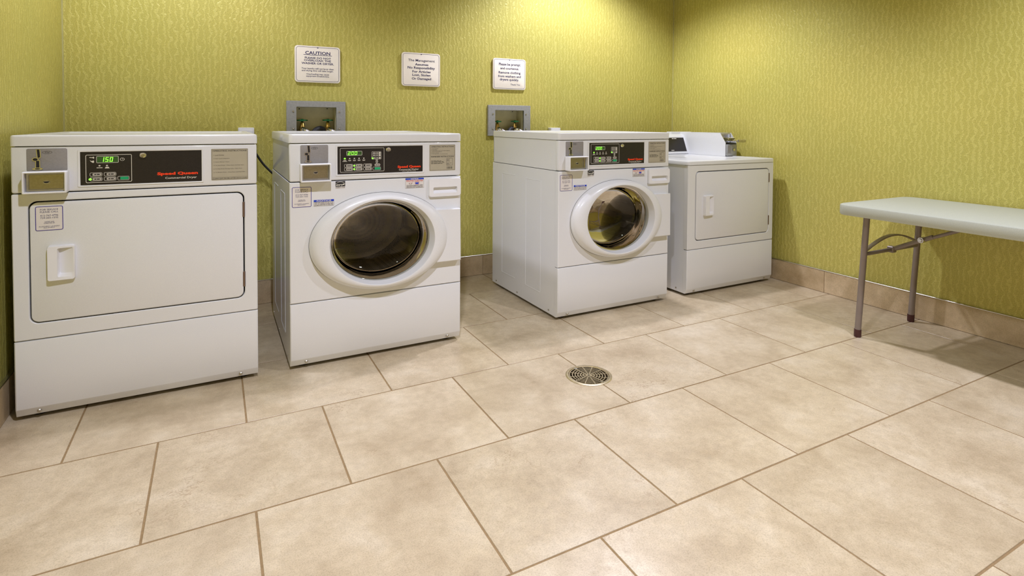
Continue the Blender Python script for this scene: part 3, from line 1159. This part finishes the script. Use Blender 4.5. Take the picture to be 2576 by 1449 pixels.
def washer(loc, label):
    t = thing('washing_machine', loc, label, 'washer', 'front-loading washers')
    cabinet(t)
    lid(t)
    kick_panel(t)
    # front panel with door opening
    b = B()
    z0, z1 = HB + .0015, HS - .0015
    ax, az = .203, .163
    Ro, Eo = rect_ell_loops(0, W, z0, z1, DXC, ZC, ax, az, 80)
    c = .003
    ins = [(min(max(x, c), W - c), min(max(z, z0 + c), z1 - c)) for x, z in Ro]
    loft(b, [at_y(Ro, .03), at_y(Ro, c), at_y(ins, 0), at_y(Eo, 0), at_y(Eo, .03)])
    obj('front_panel', b, WHITE, t)
    # drum
    b = B()
    dl = lambda s, y: at_y(ell(DXC, ZC, .235 * s, .185 * s, 56), y)
    loft(b, [dl(.88, .085), dl(.93, .075), dl(1, .09), dl(1, .43), dl(.93, .45), dl(.5, .462), dl(.15, .44)], False, True)
    dr = obj('drum', b, DRUM, t)
    for k in range(3):
        a = math.radians(100 + 120 * k)
        b = B()
        ca, sa = math.cos(a), math.sin(a)
        lps = []
        for y, h_ in ((.10, .02), (.14, .055), (.38, .055), (.42, .02)):
            lps.append([(DXC + (.235 * (1 - f_ * h_ * 4.2)) * math.cos(a + da), y, ZC + (.185 * (1 - f_ * h_ * 4.2)) * math.sin(a + da))
                        for f_, da in ((0, -.2), (.75, -.08), (1, 0), (.75, .08), (0, .2))])
        loft(b, lps, False, False, False)
        obj('drum_baffle', b, STEEL, dr)
    b = B()
    loft(b, [at_y(ell(DXC, ZC, .235 * k_, .185 * k_, 56), y) for k_, y in ((.93, .074), (.90, .070), (.865, .074), (.86, .09))])
    obj('drum_lip', b, STEEL, dr)
    b = B()
    gl = lambda ex, y: at_y(ell(DXC, ZC, .203 + ex, .163 + ex, 56), y)
    loft(b, [gl(.0, .028), gl(-.008, .02), gl(-.010, .035), gl(.004, .045), gl(.004, .06), gl(-.008, .066), gl(-.006, .08), gl(.012, .09)])
    obj('door_gasket', b, GASKET, t)
    # door
    dlp = [(.2766, .1913, 0.0), (.2762, .1911, -.010), (.2730, .1895, -.022), (.2640, .1855, -.033), (.2500, .1805, -.041), (.2300, .1740, -.0455),
           (.2130, .1690, -.0465), (.2085, .1672, -.0455), (.2060, .1655, -.042), (.1985, .1598, -.012), (.1960, .1578, -.008), (.1960, .1578, .006), (.2300, .178, .0)]
    b = B()
    loft(b, [at_y(ell(DXC, ZC, ax_, az_, 80), y) for ax_, az_, y in dlp])
    d = obj('door', b, WHITE, t)
    b = B()
    loft(b, [at_y(ell(DXC, ZC, a_ + .2766, a_ + .1913, 80), y) for a_, y in ((.0011, -.0002), (.0011, -.0010), (-.002, -.0010))])
    obj('door_seam', b, GASKET, d)
    b = B()
    # hinge tab blending into the ring
    zt0, zt1 = .3565, .5715
    pts = [(.560, zt1 + .001), (.6700, zt1 - .001), (.6720, zt0), (.568, zt0)]
    lo = [(.556, zt1 + .003), (.6720, zt1 + .001), (.6745, zt0 - .003), (.564, zt0 - .003)]
    loft(b, [at_y(lo, .001), at_y(lo, -.024), at_y(pts, -.027)], True, True)
    obj('hinge_cover', b, WHITE, d)
    b = B()
    box(b, .6745, .6790, -.012, .004, zt0 + .01, zt1 - .004, .001, 1)
    obj('hinge_strip', b, HINGEB, d)
    gp = [(1.0, -.010), (.975, -.009), (.955, -.003), (.945, .010), (.935, .040), (.925, .066), (.90, .078), (.86, .084), (.76, .092), (.62, .100), (.46, .106), (.30, .110), (.14, .112), (.04, .1125)]
    b = B()
    loft(b, [at_y(ell(DXC, ZC, .1975 * s, .1590 * s, 80), y) for s, y in gp], False, True)
    obj('door_glass', to_mesh(b, 'door_glass', True, 80), GLASS, d)
    # detergent dispenser
    n = 5
    o_ = (.5370, .6795, .6250, .7020)
    i_ = (.5560, .6620, .6400, .6655)
    b = B()
    skew = lambda lp_: [(x, z + (.0035 * (x - .537) / .14 if z < .65 else .0)) for x, z in lp_]
    l1 = at_y(rr(*o_, .010, n), .0)
    l2 = at_y(rr(*o_, .010, n), -.0105)
    l3 = at_y(rr(o_[0] + .002, o_[1] - .002, o_[2] + .002, o_[3] - .002, .009, n), -.0135)
    l4 = at_y(rr(*i_, .005, n), -.0140)
    l5 = [(x, -.0006, z) for x, z in rr(i_[0] + .002, i_[1] - .002, i_[2] + .0095, i_[3] + .0015, .003, n)]
    loft(b, [l1, l2, l3, l4, l5], False, True)
    obj('dispenser_drawer', b, PLASTIC, t)
    control_washer(t)
    service_label(t, .0082, .6148, 0.0)
    energy_label(t)
    notice_labels(t)
    return t


# dryer with digital panel by the left wall
t = thing('clothes_dryer', (0, 0, 0), 'white wide-door coin dryer reading 150, beside the left wall', 'dryer', 'coin dryers')
cabinet(t)
lid(t)
kick_panel(t)
dryer_front(t, .0392, .6415, .3030, .6845, HS - .0015)
dd = dryer_door(t, .0392, .6415, .3030, .6845, .0862, .1555, .4340, .5440, .1125)
service_label(dd, .0572, .5918, -.0015)
control_dryer(t)

WL = washer((0.7928, 0, 0), 'white front-loading washer beside the wide dryer, below the caution sign')
washer((1.9696, 0, 0), 'white front-loading washer nearest the right corner, with its left side in view')

# dryer with rear coin meter
HD = 0.7339
t = thing('clothes_dryer', (2.7907, 0, 0), 'white dryer with a rear coin meter in the right back corner', 'dryer', 'coin dryers')
cabinet(t, False)
b = B()
bpy.data.objects.remove([o for o in t.children if o.name.startswith('cabinet')][0].children[0], do_unlink=True)
for o in list(t.children):
    if o.name.startswith('cabinet'):
        for v in o.data.vertices:
            if v.co.z > HD - .03:
                v.co.z = v.co.z - HL + HD - .022
        for g in o.children:
            if g.name.startswith('side_rib'):
                bpy.data.objects.remove(g, do_unlink=True)
b = B()
lp = lambda k, r_: rr(-.002 + k, W + .002 - k, -.004 + k, D - k, r_, 4)
loft(b, [at_z(lp(.006, .010), HD - .022), at_z(lp(0, .014), HD - .022), at_z(lp(0, .014), HD - .006), at_z(lp(.0018, .012), HD - .0018), at_z(lp(.006, .010), HD),
         at_z(lp(.05, .02), HD), at_z(lp(.056, .02), HD - .003)], True, True)
obj('top_deck', b, WHITE, t)
kick_panel(t)
dryer_front(t, .0560, .6465, .2980, .6765, HD - .0235)
dryer_door(t, .0560, .6465, .2980, .6765, .1115, .1812, .4325, .5440, .1440)
# console
b = B()
sec = [(.575, HD), (.575, .744), (.615, .846), (.625, .858), (.645, .8635), (.70, .8635), (.70, HD)]
loft(b, [[(x, y, z) for y, z in sec] for x in (.004, .580)], True, True)
con = obj('console', b, WHITE, t)
b = B()
nrm = lambda y, z, k: (y - k * .93, z + k * .365)
q = [nrm(.5772, .7496, .0015), nrm(.6126, .8400, .0015)]
bm2 = [(x, y, z) for x, (y, z) in ((.02, q[0]), (.566, q[0]), (.566, q[1]), (.02, q[1]))]
bk = [(x, y + .004, z - .001) for x, y, z in bm2]
loft(b, [bm2, bk], True, True)
obj('console_face', b, BLACKP, con)
b = B()
for (x0_, x1_, f0, f1, ws) in ((.46, .50, .90, .95, (3, 4)), (.30, .36, .90, .95, (4, 4)), (.05, .12, .90, .95, (5, 4)), (.43, .455, .06, .10, (3,))):
    k = B()
    greek(k, x0_, x1_, 0, 1, 0, ws)
    for f in k.faces:
        pts = []
        for v in f.verts:
            fr_ = f0 + (f1 - f0) * v.co.z
            y_ = q[0][0] + (q[1][0] - q[0][0]) * fr_ - .0006
            z_ = q[0][1] + (q[1][1] - q[0][1]) * fr_ + .0002
            pts.append((v.co.x, y_, z_))
        b.faces.new([b.verts.new(p) for p in pts])
    k.free()
obj('console_print', tmesh(b, 'console_print'), PRINTW, con)
# coin meter housing
mt = B()
sidep = [(.66, HD - .002), (.66, .878), (.312, .878), (.267, .815), (.267, HD - .002)]
for xa, xb in ((.580, .584), (.677, .681)):
    loft(mt, [[(xa, y, z) for y, z in sidep], [(xb, y, z) for y, z in sidep]], True, True)
box(mt, .584, .677, .40, .66, .872, .878)
box(mt, .584, .677, .312, .318, .868, .878)
box(mt, .50, .681, .655, .70, HD, .8795, .002, 1)
mh = obj('coin_meter', mt, WHITE, t)
b = B()
box(b, .584, .677, .335, .345, .80, .872, .001, 1)
obj('meter_back', b, STEEL, mh)
b = B()
box(b, .587, .674, .258, .33, HD, .806, .003, 2)
cv = obj('coin_vault', b, GALV, mh)
b = B()
plate(b, .592, .618, .752, .800, .2555, .259, .002)
obj('vault_plate', b, COINPL, cv)
b = B(); disc(b, .645, .772, .009, .0075, .2535, .259, 16); obj('vault_lock', b, CHROME, cv)
b = B()
box(b, .596, .668, .225, .335, .826, .834, .002, 1)
box(b, .604, .660, .262, .335, .834, .848, .003, 1)
sl = obj('coin_slide', b, CHROME, mh)
b = B()
box(b, .606, .658, .19, .226, .8275, .8325, .002, 1)
box(b, .600, .664, .182, .192, .822, .838, .002, 1)
obj('slide_handle', b, STEEL, sl)
b = B()
for k in range(4):
    disc(b, .613 + .0125 * k, .841, .0042, .0038, .2605, .264, 12)
obj('coin_recess', b, DARK, sl)

# ------------------------------------------------------------------ wall signs
def wall_sign(x0, label, rows, z0=1.1415, wd=.2305, ht=.192):
    t = thing('wall_sign', (x0 + wd / 2, YB - .004, z0), label, 'sign', 'laundry notices on the back wall')
    b = B()
    plate(b, -wd / 2, wd / 2, 0, ht, -.008, .0, .016, .0015, 6)
    obj('sign_plate', b, SIGN, t)
    b = B()
    border_box(b, -wd / 2 + .0068, wd / 2 - .0068, .0062, ht - .0062, .0016, -.0084, .013, 6)
    poly(b, [(-.006, ht - .0065), (.006, ht - .0065), (0, ht - .0125)], -.0084, -.0082)
    obj('sign_border', tmesh(b, 'sign_border'), NAVY, t)
    b = B()
    for r_ in rows:
        s, xa, xb, za, zb = r_[:5]
        text(b, s, xa * wd - wd / 2, xb * wd - wd / 2, za * ht, zb * ht, -.0084, *(r_[5:]))
    obj('sign_lettering', tmesh(b, 'sign_lettering'), NAVY, t)
    return t, wd, ht


# fractions read off the photograph (x from the left edge, z from the bottom edge)
t, wd, ht = wall_sign(.9205, 'cream CAUTION sign about overloading, above the left supply box', [
    ('CAUTION', .225, .775, .765, .855, .02), ('PLEASE DO NOT', .215, .79, .645, .70, .02), ('OVERLOAD THE', .20, .79, .575, .63, .02),
    ('WASHER OR DRYER.', .145, .855, .495, .552, .02), ('Your laundry will not be as clean', .145, .85, .345, .405, .01),
    ('and drying time will take longer.', .15, .845, .29, .345, .01), ('Overloading may cause', .25, .745, .195, .25, .01), ('equipment breakdowns.', .245, .75, .14, .195, .01)])
b = B()
poly(b, [(-.072, .745 * ht), (.072, .745 * ht), (.072, .757 * ht), (-.072, .757 * ht)], -.0084, -.0082)
obj('sign_rule', tmesh(b, 'sign_rule'), NAVY, t)
wall_sign(1.4905, 'cream sign beginning The Management, between the other two signs', [
    ('The Management', .165, .855, .715, .81, .008), ('Assumes', .34, .685, .62, .69, .02), ('No Responsibility', .15, .86, .495, .59, .02),
    ('For Articles', .27, .745, .405, .475, .02), ('Lost, Stolen', .27, .745, .295, .375, .02), ('Or Damaged', .255, .76, .175, .265, .02)])
wall_sign(2.0645, 'cream sign beginning Please be prompt, above the right supply box', [
    ('Please be prompt', .175, .83, .745, .855, .02), ('and courteous.', .22, .785, .645, .72, .02), ('Remove clothing', .17, .835, .485, .585, .02),
    ('from washers and', .155, .845, .39, .465, .02), ('dryers quickly.', .205, .79, .26, .36, .02), ('Thank You', .53, .82, .14, .19, .01)])

# ------------------------------------------------------------------ supply boxes, valves, hoses
def supply_box(i, label):
    x0, x1 = BOXES[i]
    ox0, ox1, oz0, oz1 = OPEN[i]
    t = thing('supply_box', ((x0 + x1) / 2, YB, BZ0), label, 'supply box', 'washer supply boxes')
    cx = (x0 + x1) / 2
    b = B()
    frame(b, (x0 - cx, x1 - cx, 0, BZ1 - BZ0, .002), (ox0 - cx, ox1 - cx, oz0 - BZ0, oz1 - BZ0, .002), -.012, .002, .0012)
    obj('face_frame', b, GALV, t)
    b = B()
    r0 = [(ox0 - cx, oz0 - BZ0), (ox1 - cx, oz0 - BZ0), (ox1 - cx, oz1 - BZ0), (ox0 - cx, oz1 - BZ0)]
    loft(b, [at_y(r0, -.004), at_y(r0, .085)], False, True)
    me_ = to_mesh(b, 'recess', False)
    obj('recess', me_, GALVIN, t)
    for sx in (x0 - cx + .033, x1 - cx - .033):
        for sz in (.045, .135):
            b = B(); disc(b, sx, sz, .0045, .0038, -.0145, -.011, 12, .0015)
            obj('screw', b, CHROME, t)
    b = B()
    disc(b, -.075, .150, .0035, .003, .0835, .086, 10); disc(b, .07, .153, .004, .0022, .0835, .086, 10)
    obj('mounting_hole', b, DARK, t)
    return t, cx


def valve(t, cx, x, z, y=.035):
    """boiler valve: brass body, stem, green wheel"""
    b = B()
    X = x - cx
    Z = z - BZ0
    tube(b, [(X, y, Z - .003), (X, y, Z - .012), (X, y, Z - .016), (X, y, Z - .030), (X, y, Z - .034), (X, y, Z - .060)],
         [.0055, .007, .010, .0115, .014, .014], 12)
    tube(b, [(X, y, Z - .045), (X, y - .012, Z - .047), (X, y - .022, Z - .052)], [.011, .011, .011], 12)
    tube(b, [(X, y, Z - .05), (X, y + .05, Z - .05)], .009, 10)
    v = obj('water_valve', b, BRASS, t)
    b = B()
    n = 40
    out, inn, low = [], [], []
    for k in range(n):
        a = 2 * math.pi * k / n
        r_ = .0255 + .0028 * math.cos(6 * a)
        out.append((X + r_ * math.cos(a), y + r_ * math.sin(a), Z + .001))
        low.append((X + r_ * .97 * math.cos(a), y + r_ * .97 * math.sin(a), Z - .005))
        inn.append((X + .012 * math.cos(a), y + .012 * math.sin(a), Z + .003))
    loft(b, [low, out, inn], True, True)
    tube(b, [(X, y, Z - .010), (X, y, Z + .006)], .0065, 10)
    obj('valve_wheel', b, GREENV, v)


def hose(pts, r, mat, name, label, cat, group):
    b = B()
    tube(b, spline(pts, 7), r, 12)
    return tag(obj(name, b, mat), label, cat, group)


for i, side in enumerate(('left', 'right')):
    t, cx = supply_box(i, 'grey metal supply box with two green valves above the %s washer' % side)
    xa, xb = (.962, 1.0935) if i == 0 else (2.1200, 2.2440)
    valve(t, cx, xa, .9435)
    valve(t, cx, xb, .9450)
    for nm, xv in (('left', xa), ('right', xb)):
        b = B()
        y = YB + .013
        tube(b, spline([(xv, y + .004, .893), (xv + .012, y - .012, .888), (xv + .032, y - .030, .874), (xv + .044, y - .05, .845), (xv + .046, y - .066, .78), (xv + .04, y - .08, .62)], 6), .0085, 12)
        h_ = tag(obj('water_hose', b, HOSE), 'silver water hose on the %s valve of the %s supply box' % (nm, side), 'hose', 'water supply hoses')
        b = B()
        tube(b, [(xv, y + .012, .8955), (xv + .009, y - .006, .8895), (xv + .016, y - .014, .885)], [.0135, .0135, .012], 12)
        obj('coupling', b, CHROME, h_)
        if i == 0 and nm == 'left':
            b = B(); tube(b, [(xv + .033, y - .0265, .876), (xv + .043, y - .033, .866)], .0105, 12)
            obj('red_band', b, REDTAG, h_)
    xh = 1.052 if i == 0 else 2.226
    pts = [(xh - .050, YB - .0145, .70), (xh - .046, YB - .0145, .82), (xh - .036, YB + .012, .875), (xh - .012, YB + .03, .8965), (xh + .012, YB + .04, .8965), (xh + .034, YB + .045, .878), (xh + .036, YB + .047, .8870 - .0025)]
    b = B()
    tube(b, spline(pts[:-1], 8), .0135, 14)
    tag(obj('drain_hose', b, RUBBER), 'black drain hose arching inside the %s supply box' % side, 'hose', 'washer drain hoses')

# ------------------------------------------------------------------ power outlets and cord
for x0, lab in ((.6525, 'white power outlet box above the top of the left dryer'), (2.4690, 'white power outlet box above the top of the right washer')):
    t = thing('power_outlet', (x0 + .0365, YB, .80), lab, 'outlet', 'white outlet boxes on the back wall')
    b = B()
    box(b, -.0365, .0365, -.040, .0, 0, .1035, .004, 2)
    obj('outlet_box', b, PLASTIC, t)
    b = B()
    plate(b, -.030, .030, .012, .092, -.0425, -.039, .004, .001)
    obj('cover_plate', b, PLASTIC, t)
    b = B()
    for zz in (.034, .070):
        for sx in (-.009, .006):
            poly(b, [(sx, zz - .006), (sx + .003, zz - .006), (sx + .003, zz + .006), (sx, zz + .006)], -.0428, -.042)
    obj('socket_slot', b, DARK, t)
b = B()
tube(b, spline([(.700, .852, .842), (.708, .842, .822), (.722, .846, .792), (.736, .86, .766), (.764, .87, .722), (.804, .872, .676), (.86, .87, .62), (.92, .84, .50), (.93, .83, .30), (.9, .80, .05)], 8), .0056, 10)
c_ = obj('power_cord', b, RUBBER, WL, (-0.7928, 0, 0))
c_['label'] = 'black power cord running to the wall outlet'
b = B()
box(b, .685, .715, .835, .872, .838, .868, .005, 2)
obj('plug', b, RUBBER, c_)

# ------------------------------------------------------------------ folding table
TX0, TX1, TY1, TY0, TZ, TT = 2.968, 3.530, -.694, -2.52, .587, .046
t = thing('folding_table', ((TX0 + TX1) / 2, (TY0 + TY1) / 2, 0), 'white speckled folding table on grey metal legs along the right wall', 'table')
cx, cy = (TX0 + TX1) / 2, (TY0 + TY1) / 2
hx, hy = (TX1 - TX0) / 2, (TY1 - TY0) / 2
b = B()
lp = lambda k, r_: rr(-hx + k, hx - k, -hy + k, hy - k, r_, 7)
loft(b, [at_z(lp(.020, .04), TZ - TT + .012), at_z(lp(.012, .045), TZ - TT), at_z(lp(.004, .05), TZ - TT), at_z(lp(.0, .055), TZ - TT + .006), at_z(lp(0, .055), TZ - .008),
         at_z(lp(.002, .053), TZ - .003), at_z(lp(.008, .05), TZ)], True, True)
obj('tabletop', b, TABLE, t)
for end, (yf, yt) in enumerate(((-.760, -.789), (-2.454, -2.425))):
    sgn = 1 if end == 0 else -1
    lg = []
    for X in (3.050, 3.473):
        b = B()
        tube(b, [(X - cx, yf - cy, .030), (X - cx, yf + (yt - yf) * .5 - cy, .29), (X - cx, yt - cy, TZ - TT + .01)], .0128, 16)
        l_ = obj('leg', b, LEG, t)
        b = B()
        tube(b, [(X - cx, yf - cy + sgn * .001, .0), (X - cx, yf - cy + sgn * .0005, .006), (X - cx, yf - cy, .034)], [.0135, .0148, .0145], 16)
        obj('foot_cap', b, FOOTC, l_)
    ym = lambda z: yf + (yt - yf) * z / .55 - cy
    # straight and arched cross bars between the two legs
    b = B()
    tube(b, [(3.050 - cx, ym(.37), .370), (3.473 - cx, ym(.37), .370)], .0085, 12)
    obj('crossbar', b, LEG, t)
    b = B()
    pts = [(3.050 - cx + .423 * k / 16, ym(.40), .384 + .052 * math.sin(math.pi * k / 16)) for k in range(17)]
    sect = []
    for x, y, z in pts:
        sect.append([(x, y - .009, z - .003), (x, y + .009, z - .003), (x, y + .009, z + .003), (x, y - .009, z + .003)])
    loft(b, sect, True, True)
    obj('arched_brace', b, LEG, t)
    # folding strut from the bar centre up to the underside
    xm = 3.262 - cx
    b = B()
    tube(b, [(xm, ym(.37), .371), (xm, ym(.37) - sgn * .125, .436), (xm, ym(.37) - sgn * .165, .456)], .0095, 10)
    tube(b, [(xm, ym(.37) - sgn * .10, .423), (xm, ym(.37) - sgn * .36, TZ - TT + .006)], .0072, 10)
    st = obj('folding_strut', b, LEG, t)
    b = B()
    tube(b, [(xm - .019, ym(.37) - sgn * .125, .436), (xm + .012, ym(.37) - sgn * .125, .436)], [.012, .012], 12)
    tube(b, [(xm - .023, ym(.37) - sgn * .125, .436), (xm - .019, ym(.37) - sgn * .125, .436)], [.006, .009], 12)
    obj('pivot_bolt', b, CHROME, st)
    b = B()
    box(b, xm - .015, xm + .015, ym(.37) - .014, ym(.37) + .014, .357, .385, .003, 1)
    obj('strut_bracket', b, LEG, t)

bpy.data.objects.remove(_fo, do_unlink=True)
bpy.data.curves.remove(_fc)
